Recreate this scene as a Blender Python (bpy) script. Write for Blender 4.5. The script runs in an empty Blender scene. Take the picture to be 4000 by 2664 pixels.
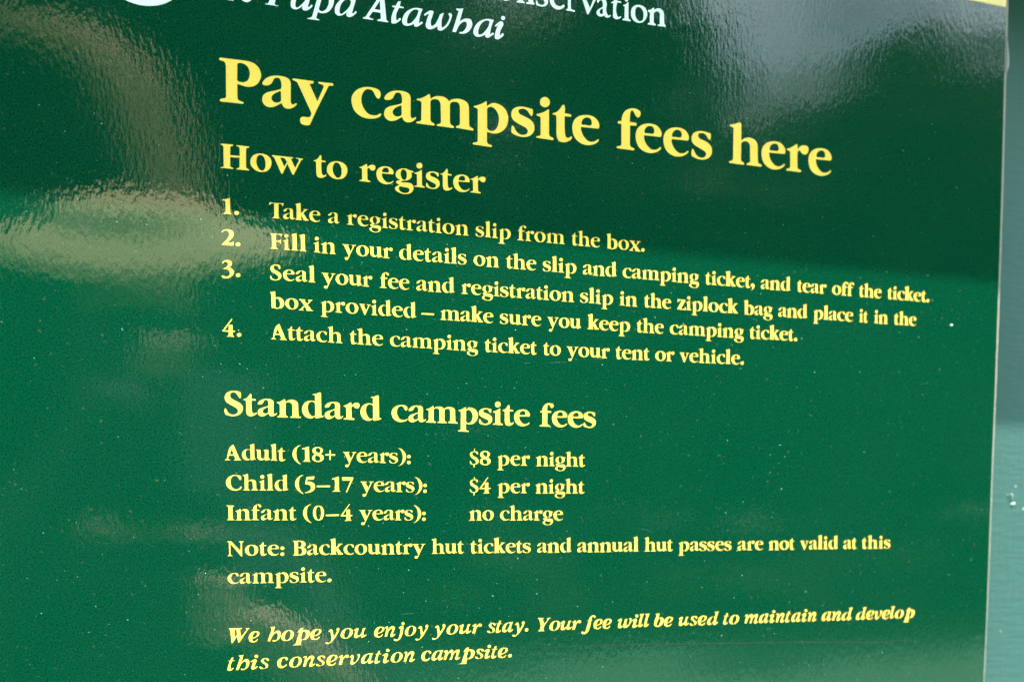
import bpy, bmesh, math, random
from mathutils import Vector, Matrix, noise
random.seed(7)
S = bpy.context.scene
COL = S.collection

# ------------------------------------------------------------------ camera
D = 0.5          # metres from the lens to the face of the sign
ZC = 1.40        # height of the lens above the ground
R = ((0.95009113, -0.00178267, -0.31196741),
     (-0.02004714, 0.99756808, -0.06675359),
     (0.31132772, 0.06967605, 0.94774485))
def w3(r): return Vector((r[0], r[2], -r[1]))
right, down, fwd = w3(R[0]), w3(R[1]), w3(R[2])
cam_d = bpy.data.cameras.new('camera')
cam = bpy.data.objects.new('camera', cam_d); COL.objects.link(cam)
m = Matrix.Identity(4)
for i in range(3):
    m[i][0] = right[i]; m[i][1] = -down[i]; m[i][2] = -fwd[i]
m[0][3], m[1][3], m[2][3] = 0, -D, ZC
cam.matrix_world = m
cam_d.sensor_width = 36; cam_d.lens = 3976.04 / 4000 * 36
cam_d.shift_x = (2000 - 2044.14) / 4000
cam_d.shift_y = (2284.75 - 1332) / 4000
cam_d.clip_start = 0.02; cam_d.clip_end = 400
cam_d.dof.use_dof = True
cam_d.dof.focus_distance = 0.497
cam_d.dof.aperture_fstop = 5.6
S.camera = cam

# ------------------------------------------------------------------ light
SUN = Vector((0.42, -0.25, 0.893)).normalized()      # towards the sun: high, grazing the board, from the right
wd = bpy.data.worlds.new('World'); S.world = wd; wd.use_nodes = True
nt = wd.node_tree; nt.nodes.clear()
sky = nt.nodes.new('ShaderNodeTexSky'); sky.sky_type = 'NISHITA'; sky.sun_disc = False
sky.sun_elevation = math.asin(SUN.z)
sky.sun_rotation = math.atan2(SUN.x, SUN.y)
sky.dust_density = 2.0; sky.ozone_density = 1.0
bg = nt.nodes.new('ShaderNodeBackground'); bg.inputs[1].default_value = 0.09
wo = nt.nodes.new('ShaderNodeOutputWorld')
tcw = nt.nodes.new('ShaderNodeTexCoord'); cl = nt.nodes.new('ShaderNodeTexNoise')
cl.inputs['Scale'].default_value = 3.2; cl.inputs['Detail'].default_value = 6; cl.inputs['Roughness'].default_value = .55
nt.links.new(tcw.outputs['Generated'], cl.inputs[0])
cr = nt.nodes.new('ShaderNodeValToRGB'); cr.color_ramp.elements[0].position = .36; cr.color_ramp.elements[1].position = .56
nt.links.new(cl.outputs['Fac'], cr.inputs[0])
mxw = nt.nodes.new('ShaderNodeMix'); mxw.data_type = 'RGBA'; mxw.inputs[7].default_value = (15.0, 17.6, 18.6, 1)
nt.links.new(cr.outputs[0], mxw.inputs[0]); nt.links.new(sky.outputs[0], mxw.inputs[6])
nt.links.new(mxw.outputs[2], bg.inputs[0]); nt.links.new(bg.outputs[0], wo.inputs[0])
sd = bpy.data.lights.new('sun', 'SUN'); sd.energy = 5.0; sd.angle = math.radians(0.53); sd.color = (1, 0.95, 0.87)
so = bpy.data.objects.new('sun', sd); COL.objects.link(so)
so.rotation_euler = SUN.to_track_quat('Z', 'Y').to_euler(); so.location = SUN * 5
S.view_settings.view_transform = 'Standard'; S.view_settings.look = 'None'
S.view_settings.gamma = 1.0; S.view_settings.exposure = 2.05; S.view_settings.use_curve_mapping = False
S.render.engine = 'CYCLES'
S.cycles.max_bounces = 6; S.cycles.glossy_bounces = 3; S.cycles.diffuse_bounces = 3

# ------------------------------------------------------------------ helpers
def link(o, parent=None, name=None):
    COL.objects.link(o)
    if parent: o.parent = parent
    return o
def tag(o, label=None, cat=None, group=None, kind=None):
    if label: o['label'] = label
    if cat: o['category'] = cat
    if group: o['group'] = group
    if kind: o['kind'] = kind
    return o
def empty(name, loc):
    o = bpy.data.objects.new(name, None); o.location = loc; o.empty_display_size = .05
    return link(o)
def mesh(name, vs, fs, mat, parent=None, smooth=False, off=(0, 0, 0)):
    me = bpy.data.meshes.new(name)
    me.from_pydata([(v[0]-off[0], v[1]-off[1], v[2]-off[2]) for v in vs], [], fs); me.update()
    if mat: me.materials.append(mat)
    if smooth: me.polygons.foreach_set('use_smooth', [True]*len(me.polygons))
    o = bpy.data.objects.new(name, me)
    return link(o, parent)
def bm_obj(name, bm, mat, parent=None, smooth=False):
    me = bpy.data.meshes.new(name); bm.normal_update(); bm.to_mesh(me); bm.free()
    if mat: me.materials.append(mat)
    if smooth: me.polygons.foreach_set('use_smooth', [True]*len(me.polygons))
    return link(bpy.data.objects.new(name, me), parent)
def box(bm, x0, x1, y0, y1, z0, z1, bev=0.0):
    r = bmesh.ops.create_cube(bm, size=1)
    for v in r['verts']:
        v.co = Vector((x0+(v.co.x+.5)*(x1-x0), y0+(v.co.y+.5)*(y1-y0), z0+(v.co.z+.5)*(z1-z0)))
    if bev:
        bmesh.ops.bevel(bm, geom=list({e for v in r['verts'] for e in v.link_edges}), offset=bev, segments=2, affect='EDGES')
def P(X, Y, y=0.0):                      # a point of the sign's face (plane co-ordinates) in metres
    return Vector((X*D, y, ZC - Y*D))

class N:                                 # small node-tree helper
    def __init__(s, name):
        s.m = bpy.data.materials.new(name); s.m.use_nodes = True
        s.t = s.m.node_tree; s.t.nodes.clear()
        s.out = s.n('OutputMaterial'); s.b = s.n('BsdfPrincipled')
        s.l(s.b.outputs[0], s.out.inputs[0]); s.tc = s.n('TexCoord')
    def n(s, t, **k):
        x = s.t.nodes.new('ShaderNode'+t)
        for a, b in k.items(): setattr(x, a, b)
        return x
    def l(s, a, b): s.t.links.new(a, b)
    def p(s, **k):
        for a, b in k.items(): s.b.inputs[a.replace('_', ' ')].default_value = b
    def noise(s, scale, detail=2, rough=.5, stretch=None, src='Object'):
        x = s.n('TexNoise'); x.inputs['Scale'].default_value = scale
        x.inputs['Detail'].default_value = detail; x.inputs['Roughness'].default_value = rough
        if stretch:
            mp = s.n('Mapping'); mp.inputs['Scale'].default_value = stretch
            s.l(s.tc.outputs[src], mp.inputs[0]); s.l(mp.outputs[0], x.inputs[0])
        else: s.l(s.tc.outputs[src], x.inputs[0])
        return x.outputs['Fac']
    def math(s, op, a, b=None, c=None):
        x = s.n('Math', operation=op)
        for i, v in enumerate((a, b, c)):
            if v is None: continue
            if isinstance(v, (int, float)): x.inputs[i].default_value = v
            else: s.l(v, x.inputs[i])
        return x.outputs[0]
    def ramp(s, fac, *stops):
        x = s.n('ValToRGB'); e = x.color_ramp.elements
        while len(e) < len(stops): e.new(.5)
        for q, (pos, c) in zip(e, stops): q.position = pos; q.color = (*c, 1)
        s.l(fac, x.inputs[0]); return x.outputs[0]
    def mix(s, fac, a, b):
        x = s.n('Mix', data_type='RGBA')
        for i, v in ((0, fac), (6, a), (7, b)):
            if isinstance(v, (int, float)): x.inputs[i].default_value = v
            elif isinstance(v, tuple): x.inputs[i].default_value = (*v, 1)
            else: s.l(v, x.inputs[i])
        return x.outputs[2]
    def bump(s, h, dist, strength=1.0, prev=None):
        x = s.n('Bump'); x.inputs['Distance'].default_value = dist; x.inputs['Strength'].default_value = strength
        s.l(h, x.inputs['Height'])
        if prev is not None: s.l(prev, x.inputs['Normal'])
        return x.outputs[0]

def film(name, col, dirt=(0.35, 0.30, 0.12), rough=0.05):
    """printed colour under the sign's pebbled clear film"""
    k = N(name)
    k.p(Roughness=rough, IOR=1.52)
    big = k.noise(9, 3, .55); fine = k.ramp(k.noise(1300, 4, .85), (.38, (0, 0, 0)), (.70, (1, 1, 1)))
    c = k.mix(k.math('MULTIPLY', big, .25), col, tuple(v*.80 for v in col))
    c = k.mix(k.math('MULTIPLY', fine, 1.0 if col[0] < .1 else .3), c, tuple(min(1, v*(2.6 if col[0] < .1 else 1.12)+.0015) for v in col))
    sp = k.ramp(k.noise(420, 1, .5), (.70, (0, 0, 0)), (.75, (1, 1, 1)))
    c = k.mix(k.math('MULTIPLY', sp, .35), c, tuple(a*.75+b*.25 for a, b in zip(col, dirt)))
    k.l(c, k.b.inputs['Base Color'])
    peb = k.noise(520, 2, .5, (1.15, 1, .45)); grain = k.noise(1500, 2, .6, (1.1, 1, .8)); wav = k.noise(38, 2, .5, (1, 1, .45))
    n1 = k.bump(wav, .00011)
    n2 = k.bump(peb, .000046, 1, n1)
    n3 = k.bump(grain, .000003, 1, n2)
    k.p(Coat_Weight=1.0, Coat_Roughness=.03, Coat_IOR=1.58, Roughness=.6, Specular_IOR_Level=0.0)
    k.l(n3, k.b.inputs['Coat Normal'])
    k.l(k.bump(k.noise(1100, 4, .8), .0004, 1, n1), k.b.inputs['Normal'])
    return k.m

M_green = film('green_print', (0.0, 0.0262, 0.0114))
M_yellow = film('yellow_print', (0.86, 0.585, 0.108))
M_white = film('white_print', (0.78, 0.82, 0.82))

def paint(name, col, rough=.48):
    k = N(name); k.p(Roughness=rough, IOR=1.48, Specular_IOR_Level=.15)
    br = k.noise(30, 4, .6, (2.2, 1, 11)); brv = k.noise(70, 3, .6, (9, 1, .8)); f = k.noise(900, 2, .5)
    c = k.mix(k.math('MULTIPLY', k.noise(6, 4, .6), .6), col, tuple(v*.82 for v in col))
    c = k.mix(k.math('MULTIPLY', brv, .25), c, tuple(v*1.25 for v in col))
    k.l(c, k.b.inputs['Base Color'])
    n1 = k.bump(br, .0008, .5); n2 = k.bump(brv, .0004, .35, n1); n3 = k.bump(f, .0001, .5, n2)
    k.l(n3, k.b.inputs['Normal']); return k.m
M_board = paint('teal_board_paint', (0.042, 0.108, 0.098))
def plain(name, col, rough=.6, metal=0, var=.2, scale=40, bump=.0):
    k = N(name); k.p(Roughness=rough, Metallic=metal)
    k.l(k.mix(k.math('MULTIPLY', k.noise(scale, 4, .6), var*2), col, tuple(v*.55 for v in col)), k.b.inputs['Base Color'])
    if bump: k.l(k.bump(k.noise(scale*2, 4, .6), bump), k.b.inputs['Normal'])
    return k.m
M_core = plain('raw_panel_edge', (0.30, 0.285, 0.24), .7, 0, .35, 260, .0004)
M_seal = plain('grey_sealant', (0.26, 0.27, 0.27), .55, 0, .3, 120)
M_dark = plain('dark_gap', (0.012, 0.016, 0.016), .8)

# ------------------------------------------------------------------ ground
k = N('mown_grass'); k.p(Roughness=.95)
g1 = k.noise(60, 4, .7); g2 = k.noise(.6, 3, .5)
c = k.ramp(g1, (.3, (.055, .125, .080)), (.7, (.12, .24, .165)))
k.l(k.mix(k.math('MULTIPLY', g2, .5), c, (.13, .21, .14)), k.b.inputs['Base Color'])
k.l(k.bump(g1, .01), k.b.inputs['Normal']); M_gravel = k.m
k = N('forest_floor'); k.p(Roughness=.95)
k.l(k.ramp(k.noise(4, 5, .6), (.3, (.012, .018, .008)), (.7, (.045, .055, .022))), k.b.inputs['Base Color']); M_floor = k.m
SIZE={'L0': 0.03924, 'How': 0.02236, 'LS': 0.02226, 'L1': 0.01407, 'L2': 0.01407, 'L3': 0.01407, 'L4': 0.01407, 'L5': 0.01407, 'LA': 0.01407, 'LC': 0.01407, 'LI': 0.01407, 'LN': 0.01407, 'LW': 0.01407, 'Lt': 0.01407, 'LTe': 0.01407, 'LCo': 0.01407, 'LY': 0.01407, 'Lc': 0.01407}
GLYPHS={
'P':'7,959 18,989 54,1001* 543,1008* 630,1007 717,997 804,972 877,921 927,858 955,789 964,724 957,657 933,596 892,525 833,467 752,426 664,407 577,408 490,427 414,443* 416,142* 429,100 470,75 527,60 556,41 548,16 512,3* 21,-4* 0,16 5,42 37,71 95,87 131,103 146,134* 153,786* 148,851 131,896 81,922 24,929|425,885* 433,907 469,923 520,925 571,914 628,880 671,820 689,749 687,684 667,608 630,553 579,522 520,507 462,511 415,535*',
'a':'8,512 10,542 36,589 88,646 163,699 252,732 348,751 459,754 563,740 629,711 666,664 680,599* 674,199* 686,149 711,132 748,148 782,170 812,163 808,129 762,76 695,31 612,7 545,10 501,32 471,73 450,115* 405,88 345,47 270,9 189,-10 108,-2 42,40 6,94 0,160 11,227 46,282 106,329 187,365 291,399 380,431 432,459 448,491* 446,557 439,615 425,657 399,683 354,688 310,673 277,632 257,586 227,538 174,500 100,479 42,480|434,378* 424,389 379,365 305,324 252,277 229,230 233,179 265,146 309,128 354,133 398,149 428,174 436,194*',
'y':'4,685 0,714 27,727 72,730* 478,730* 508,720 512,694 492,662 447,649 413,640* 586,271* 734,616* 727,638 704,657 659,667 621,680 603,702 614,721 644,728* 942,738* 972,727 982,698 964,666 918,658 872,648 849,615* 576,61* 428,-269* 404,-309 366,-331 298,-335 231,-327 186,-303 168,-245 172,-178 203,-144 256,-128 331,-127 392,-119 422,-83 435,-29* 130,604* 108,638 64,662 23,672',
'c':'0,371 9,463 48,543 119,626 205,689 299,726 408,747 517,750 611,738 682,709 721,661 732,601 720,539 696,498 657,486 610,518 579,568 548,625 509,668 439,683 376,668 321,620 278,540 257,447 264,349 294,262 348,177 418,117 496,96 590,99 654,121 701,154 733,148 740,116 700,68 621,23 495,-8 378,-13 261,8 152,64 68,145 22,246',
'm':'19,569 16,599 44,613 100,627 181,665 262,713 319,755 352,762 368,726 372,649* 424,694 506,730 588,745 686,744 768,720 825,677 849,653* 899,697 981,727 1064,744 1163,737 1262,710 1329,664 1359,597 1365,512* 1369,145* 1386,100 1436,74 1486,40 1478,8 1436,-4* 1037,13* 1012,26 1021,58 1062,89 1103,107 1115,139* 1116,529* 1097,605 1047,641 973,639 907,616 874,562* 872,158* 889,98 938,72 971,48 971,14 930,-2* 544,4* 519,25 532,54 577,70 618,95 626,130* 619,517* 603,592 563,634 489,640 424,625 383,589 375,549* 373,163* 386,110 422,84 470,58 474,20 438,0* 24,5* 0,28 16,56 73,75 117,95 125,127* 132,474* 129,528 100,555 43,559',
'p':'32,580 35,607 94,626 186,665 286,715 345,758 379,767 387,724 390,649* 455,704 522,738 607,751 708,732 810,684 887,611 938,515 955,398 938,285 896,177 810,80 725,23 623,-12 522,-19 446,-8 390,4* 390,-228* 412,-272 471,-290 518,-308 525,-339 488,-359* 42,-349* 0,-330 8,-301 59,-280 117,-262 134,-232* 135,490* 130,537 93,559 52,562|395,568* 421,606 471,628 539,620 607,578 657,505 688,422 691,320 666,206 623,122 556,67 488,52 429,69 395,112*',
's':'0,517 8,589 51,658 128,710 231,743 352,750 455,738 542,725 585,711 594,668 590,588 573,546 542,531 499,569 455,627 403,669 334,684 266,673 218,646 209,605 240,561 335,525 438,490 542,438 612,367 638,274 630,177 578,91 491,25 388,-10 267,-19 164,-4 69,25 12,58 0,121 5,185 26,243 52,246 95,203 129,143 181,86 249,54 336,51 405,79 443,132 439,179 387,221 284,265 163,314 60,373 12,439',
'i':'9,574 16,607 64,624 169,665 273,723 334,765 361,765 366,721* 368,152* 389,98 451,76 490,53 490,13 451,-4* 31,4* 0,21 10,51 66,69 110,85 123,116* 122,484* 117,531 82,551 38,554|102,913 124,995 185,1047 246,1066 316,1056 374,1002 390,940 369,866 317,814 247,793 168,809 116,851',
't':'0,659 12,684 74,708 161,767 231,856 284,926 319,939 341,909 343,725* 489,718* 524,706 530,675 516,641* 344,636* 349,354* 355,258 367,179 394,125 439,114 492,142 536,163 554,136 537,85 466,28 359,-19 253,-25 174,3 129,71 111,149 107,246* 106,583* 95,622 56,641 4,640',
'e':'0,378 14,493 66,596 155,679 271,731 396,754 522,753 630,721 712,658 758,590 773,518 764,460 732,429* 259,421* 264,344 301,251 373,162 463,99 554,90 644,115 707,160 743,180 765,158 743,110 671,49 563,1 446,-22 311,-13 186,35 78,128 20,251|272,515 290,590 334,645 397,673 469,677 519,647 541,596 545,540 524,510 452,496 362,499 281,500',
'f':'27,662 31,695 76,714 137,724* 149,824 185,919 257,1002 340,1053 450,1087 561,1081 645,1056 692,1015 702,967 684,907 638,860 591,854 545,890 507,951 470,1004 432,1011 405,963 393,871 389,726* 556,723* 584,705 584,672 566,632* 396,628* 395,162* 414,98 479,70 526,45 526,12 489,-9* 28,-4* 0,18 9,49 64,71 119,89 137,124* 136,634* 68,634 31,638',
'h':'12,991 18,1026 81,1042 189,1073 287,1115 347,1119 383,1089* 386,645* 455,705 544,741 634,753 744,740 836,692 888,620 904,519* 917,167* 938,100 1010,74 1041,52 1031,13 981,-4* 568,0* 548,20 563,51 617,75 656,102 662,145* 649,497* 627,580 576,620 496,627 427,602 388,551* 389,139* 410,90 457,70 487,48 484,4 438,-10* 20,-3* 0,25 19,53 78,74 118,99 127,143* 129,903* 116,948 62,963',
'r':'14,570 7,596 69,621 171,672 262,732 313,764 351,760 367,692 368,637* 439,710 531,757 635,761 710,717 726,649 703,567 642,507 558,497 485,532 442,576 404,589 376,545 366,482* 373,168* 391,100 454,81 496,60 497,25 456,-1* 31,2* 0,19 10,52 61,75 112,94 125,130* 117,478* 108,538 60,553',
'H':'17,948 35,976 98,995* 529,1000* 566,965 528,928 464,909 438,862* 425,566* 797,569* 794,860* 769,909 693,934 656,967 694,991* 1167,993* 1213,966 1204,927 1127,906 1088,881 1074,823* 1064,177* 1088,101 1152,76 1190,46 1176,-2* 677,-2* 647,21 665,48 742,82 776,123* 792,481* 426,471* 420,154* 449,87 513,68 551,45 537,5* 17,0* 0,24 56,50 120,74 139,140* 141,858* 117,907 59,922',
'o':'0,371 33,516 125,642 255,719 398,752 566,750 720,701 836,608 891,471 883,314 816,164 697,49 528,-6 360,-9 206,41 91,134 16,243|268,397 286,528 331,623 396,674 487,665 563,594 613,470 624,328 609,196 555,100 490,63 413,87 337,170 287,282',
'w':'0,689 19,722 110,739* 882,730* 916,707 908,675 842,655 820,635* 974,301* 1131,618* 1105,655 1026,674 987,696 1006,724* 1291,718* 1323,695 1304,657 1243,630* 925,21* 891,-13 846,14* 649,427* 465,25* 418,-14 381,17* 95,620* 57,655|369,642* 522,305* 624,511* 547,626* 474,645',
'g':'32,440 55,551 140,654 267,721 422,750 563,738 676,695 775,683 831,662 831,602* 737,587* 765,514 759,418 688,316 560,241 390,205 311,192* 283,167* 362,159 503,164 644,162 757,127 828,44 841,-64 798,-190 684,-297 514,-348 330,-352 162,-305 50,-248 0,-158 23,-75 108,-18 187,17* 108,55 58,105 67,168 143,213 216,237* 110,286 49,361|274,492 295,615 351,681 436,679 506,596 525,462 504,338 433,263 363,284 301,372|191,-113 220,-56 290,-49 417,-64 558,-77 628,-111 628,-193 557,-262 430,-288 303,-265 219,-205',
'S':'11,690 26,810 105,921 236,994 404,1024 560,1011 663,977 688,898 686,778 659,718 602,733 544,824 467,913 364,942 273,895 245,808 283,717 398,643 552,571 694,471 757,340 741,192 648,54 490,-28 321,-55 166,-35 37,12 0,91 3,237 29,286 80,254 118,163 194,73 309,33 439,50 519,115 541,196 495,274 380,349 213,434 72,533',
'n':'0,583 1,624 94,647 229,716 309,766 352,749 361,654* 469,719 577,765 698,760 819,716 885,624 902,489* 906,163* 931,68 1012,31 1003,-8* 553,-16* 540,25 608,55 635,110* 640,450* 615,571 548,622 441,631 374,587* 368,167* 393,73 465,30 446,-15* 4,-23* 5,21 72,45 108,101* 110,467* 93,533 40,563',
'd':'0,385 34,522 117,649 253,737 417,763 558,737* 560,942* 542,996 474,992 452,1019 488,1039 611,1067 720,1113 802,1126 835,1092* 841,229* 859,134 927,151 932,96 844,51 707,18 611,-5 576,13 566,81* 489,23 380,-14 244,-1 110,76 30,209|264,478 306,630 389,697 497,693 556,641* 561,136* 490,92 408,116 328,208 276,342',
'l':'0,1033 35,1070 206,1126 334,1166 385,1128* 398,173* 414,89 491,52 478,9* 0,15* 1,58 65,97 100,193* 97,935* 68,1005',
'u':'0,710* 21,741* 318,740* 328,321* 359,193 463,152 560,206* 567,605* 542,668 472,684* 485,736* 829,753* 832,375* 846,204 904,141 954,129* 936,69* 797,31 649,-6* 582,5* 567,103* 461,32 315,12 169,60 87,165 69,314* 73,571* 53,656',
'b':'0,1026 159,1072 306,1117 359,1067* 362,709* 509,762 697,735 863,600 936,394 899,201 771,44 561,-27 351,-30 206,2* 109,-48* 77,55* 65,896* 32,969|369,617* 466,641 569,556 629,350 605,137 520,46 415,59 362,161*',
'x':'10,732* 464,741* 476,691* 399,642* 567,463* 688,621* 612,680* 635,737* 955,748* 945,692* 847,655* 617,382* 861,80* 980,25* 966,-23* 497,-19* 468,30* 528,65* 394,238* 256,70* 328,33* 348,-21* 0,-25* 1,26* 116,90* 353,333* 123,621* 39,666*',
'k':'1,1024 31,1069 192,1117 340,1165 402,1129* 403,508* 608,703* 566,741* 524,780* 897,785* 883,737* 777,702* 572,503* 792,173* 918,84* 904,19* 536,16* 558,77* 413,341* 410,110* 481,70* 464,18* 0,14* 1,60* 94,127* 88,940* 55,1000',
'v':'4,685 0,714 24,727 63,729* 416,722* 441,712 446,686 427,654 388,642 363,632* 509,277* 637,605* 631,626 612,646 572,656 539,670 524,692 534,711 559,717* 818,723* 844,711 852,683 837,651 797,643 757,634 737,602* 466,-11* 418,-31 376,-24* 112,602* 93,636 55,661 20,672',
'z':'20,561* 54,841* 108,797 227,776* 714,765* 714,712* 334,74* 496,85 630,146 672,254* 753,250* 714,-7* 1,15* 0,63* 390,691* 245,672 138,617 90,542*',
'F':'23,1013* 836,1034* 804,863* 754,851* 688,937 555,959* 421,947* 416,587* 591,594 676,664* 738,669* 734,376* 680,371* 611,491 527,505* 423,496* 427,182* 480,82 550,46* 541,3* 0,9* 9,51* 105,93 135,179* 129,847* 97,936 23,963*',
'T':'0,854* 73,1060* 127,1024 209,1007* 896,1035* 979,1042* 913,807* 863,810* 819,923 728,952* 645,948* 633,163* 653,73 748,48* 735,5* 173,-16* 182,31* 291,82 321,156* 333,948* 250,940 146,901 61,810*',
'A':'505,1006 568,1040 618,1001* 975,127* 1037,46 1100,24* 1091,-23* 594,-30* 595,17* 688,65* 607,280* 314,278* 240,112* 302,48* 394,25* 385,-22* 0,-27* 9,21* 102,69 157,136*|479,708* 357,374* 579,376*',
'B':'0,966* 9,1005* 516,1015* 688,997 838,917 910,772 878,640 747,553* 897,464 960,310 915,134 762,26 545,-24* 8,-23* 9,25* 95,55 126,142* 127,821* 85,922|394,928* 515,928 600,839 607,708 532,599 390,578*|389,490* 531,476 628,357 635,203 547,85 396,65*',
'N':'0,956* 9,999* 298,997* 330,954* 867,348* 875,822* 848,908* 765,943* 766,990* 1111,984* 1110,941* 1014,890* 991,799* 977,-33* 902,-41* 224,804* 225,160* 265,60* 376,25* 375,-14* 3,-10* 12,33* 87,66* 118,182* 102,869*',
'I':'1,957* 10,1000* 529,986* 536,939* 453,908* 419,831* 419,146* 455,61* 562,35* 561,-8* 0,0* 9,39* 96,69* 126,146* 122,830* 90,915*',
'C':'0,514 46,700 208,911 462,1027 750,1032 980,954 1022,866 998,716 924,663 833,788 712,935 532,947 386,818 325,593 363,333 482,149 661,77 843,146 969,283 1026,253 987,103 732,-19 443,-23 194,107 39,291',
'1':'0,849 17,879 171,935 354,1014 504,1049* 520,126* 559,48 648,31* 639,-11* 25,-18* 34,32* 155,72 205,159* 208,754* 169,824 28,819',
'2':'0,806 63,923 246,1021 469,1041 670,976 761,819 745,632 599,413 393,210* 596,215 698,265* 759,270* 734,3* 17,-16* 18,42* 233,299 399,520 463,731 425,872 305,944 183,904 80,780*',
'3':'37,831 120,962 324,1054 546,1039 678,926 663,759 498,580* 679,512 791,355 762,145 589,-35 343,-157 140,-153 0,-81 1,2 83,42 183,-4 325,-14 448,58 504,228 453,369 272,437 70,421* 62,462* 234,558 378,694 393,819 321,904 200,894 97,795',
'4':'0,321* 625,1158* 689,1129* 175,366* 407,370* 413,696* 487,756* 683,770* 685,385* 856,381* 838,287* 691,286* 696,68* 780,12* 780,-35* 290,-51* 299,0* 402,48* 406,274* 11,263*',
'5':'8,463* 120,975* 671,1037* 615,792* 200,771* 168,664* 440,652 664,503 715,297 621,67 355,-89 0,-138* 1,-77* 243,9 396,194 361,369 173,443',
'7':'0,1012* 810,1002* 809,924* 351,-61* 258,-55* 591,752* 36,744*',
'8':'18,749 63,902 216,1006 410,1028 626,981 755,854 731,679 600,545* 750,461 813,288 746,112 571,8 355,-18 139,34 2,161 0,314 79,446 188,514* 60,598|257,820 323,917 453,933 538,848 545,718 483,621 363,670 277,733|215,275 273,407 403,388 532,304 552,195 486,98 356,73 248,145',
'0':'0,507 47,769 179,967 396,1025 613,970 741,773 781,509 735,245 602,34 392,-28 189,25 48,222|238,507 263,770 330,902 395,933 481,881 532,728 546,486 517,245 463,104 393,60 320,113 257,266',
'$':'1,711 25,871 215,966 287,977* 301,1174* 359,1175* 377,979* 587,929 573,768 501,744 430,871 287,913 191,852 191,738 334,626 548,493 644,312 596,128 405,10 366,0* 333,-197* 261,-198* 252,-2* 23,72 0,277 62,278 142,120 285,67 405,124 414,262 262,396 72,530',
'+':'10,552* 297,558* 309,834* 405,836* 402,557* 708,559* 698,436* 401,438* 388,132* 292,130* 296,440* 0,442*',
'-':'23,403* 955,426* 917,286* 0,282*',
'(':'574,1120* 582,1077* 379,942 290,702 279,463 326,161 473,-74 587,-158* 569,-211* 322,-99 112,113 0,370 12,630 144,893 359,1058',
')':'9,1090* 236,1028 463,832 575,589 550,298 366,3 183,-135 9,-218* 1,-174* 184,-23 285,203 315,494 257,761 145,959 0,1045*',
':':'305,499 277,418 203,367 111,365 39,413 12,493 40,574 113,625 205,627 278,579|293,91 265,9 191,-41 100,-43 27,5 0,85 28,166 101,217 193,219 266,171',
'.':'317,137 287,48 205,-9 107,-18 27,24 0,108 30,197 112,254 210,263 290,221',
',':'0,210 26,310 167,369 310,306 341,136 232,-67 36,-203* 8,-171* 118,-51 144,74 42,106',
'iW':'0,980* 51,1022* 967,1001* 987,943* 827,897* 874,416* 1288,858* 1196,927* 1197,979* 1512,980* 1499,924* 1406,884* 762,6* 657,-20* 611,426* 282,-18* 199,-14* 110,837* 90,916*|435,890* 476,366* 584,580* 535,886*',
'ie':'0,227 25,444 154,636 345,746 577,751 745,700 794,589 741,438 570,313 337,235 282,224* 284,119 376,71 525,127 632,223 665,191 587,50 417,-31 227,-23 60,49|287,311* 341,497 448,624 554,664 595,597 551,445 423,350',
'ih':'172,958* 215,1001* 385,1016 544,1046* 378,489* 486,639 659,742 829,714 913,578 910,380 821,163 648,24 455,-29 336,2 320,73 402,114* 542,86 629,171 674,323 664,500 592,560 463,486 354,336 275,185* 187,-5* 0,3* 285,844* 256,920*',
'io':'0,223 68,463 242,655 480,735 716,717 865,587 884,387 795,191 621,43 383,-22 168,4 41,89|279,212 325,453 435,626 565,665 641,574 625,353 536,158 405,52 311,78',
'ip':'293,539* 381,668 477,776* 504,841* 730,877* 693,701* 858,730 1053,688 1182,549 1158,328 1024,111 805,-5 610,16* 533,-247* 563,-293* 575,-342* 0,-344* 14,-292* 152,-253* 458,599* 357,514*|673,524* 791,600 864,473 852,273 764,121 633,60 569,164*',
'iy':'202,500 283,640 416,707 504,646 545,442 578,217* 744,435 790,545 747,637 792,738 903,788 991,717 967,539 831,297 629,-9 405,-247 183,-350 7,-320 0,-208 119,-190 229,-239 340,-177 399,0* 367,315 325,496 259,498',
'iu':'0,526 120,653 311,711 369,663 311,469 272,261 310,180 430,232 560,414 632,682* 877,706* 718,245 742,164 886,253 920,214 765,56 597,1 501,42 502,173* 357,48 166,-15 32,36 23,200 129,499* 48,497',
'in':'5,645 120,732 257,759 293,680 241,486* 394,677 555,762 738,742 806,639 712,369 665,211 697,150 808,228 835,190 710,26 526,-44 421,14 436,151 562,466 544,557 392,449 276,248* 206,9* 0,3* 160,608* 59,611',
'ij':'383,611 521,721 706,760 766,712* 632,30 492,-193 261,-330 78,-314 0,-242 33,-152 148,-157 262,-198 364,-106 425,61 530,551* 428,564|850,892 826,820 762,776 679,779 614,827 592,901 615,974 680,1017 763,1014 827,966',
'ir':'1,538 122,651 290,715 339,643 295,472* 435,640 605,728 726,654 725,513 604,470 498,521* 387,440 314,270* 227,6* 0,5* 150,524* 49,513',
'is':'0,75 10,168 131,173 229,90 326,39 424,106 390,249 205,396 107,541 180,679 400,742 619,702 683,615 644,522 546,516 473,613 375,663 327,580 424,436 595,312 619,170 497,33 278,-20 83,1',
'it':'39,635* 64,682* 211,691* 284,877* 441,895* 382,685* 520,680* 505,620* 358,620* 245,227 274,122 407,198 432,164 309,13 113,-37 0,24 15,165 166,617*',
'ia':'0,195 74,453 270,659 541,744 897,751* 739,240 749,145 863,236 898,197 764,40 591,-15 493,36 492,164* 345,41 148,-13 25,53|271,186 320,420 467,628 591,672 615,600 492,320 369,159',
'iY':'0,938* 15,994* 468,971* 483,922* 392,887* 504,515* 771,832* 720,905* 735,962* 1038,977* 1023,929* 907,875* 530,385* 445,87* 536,26* 537,-27* 3,-13* 18,40* 143,83* 228,405* 106,839*',
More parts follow.
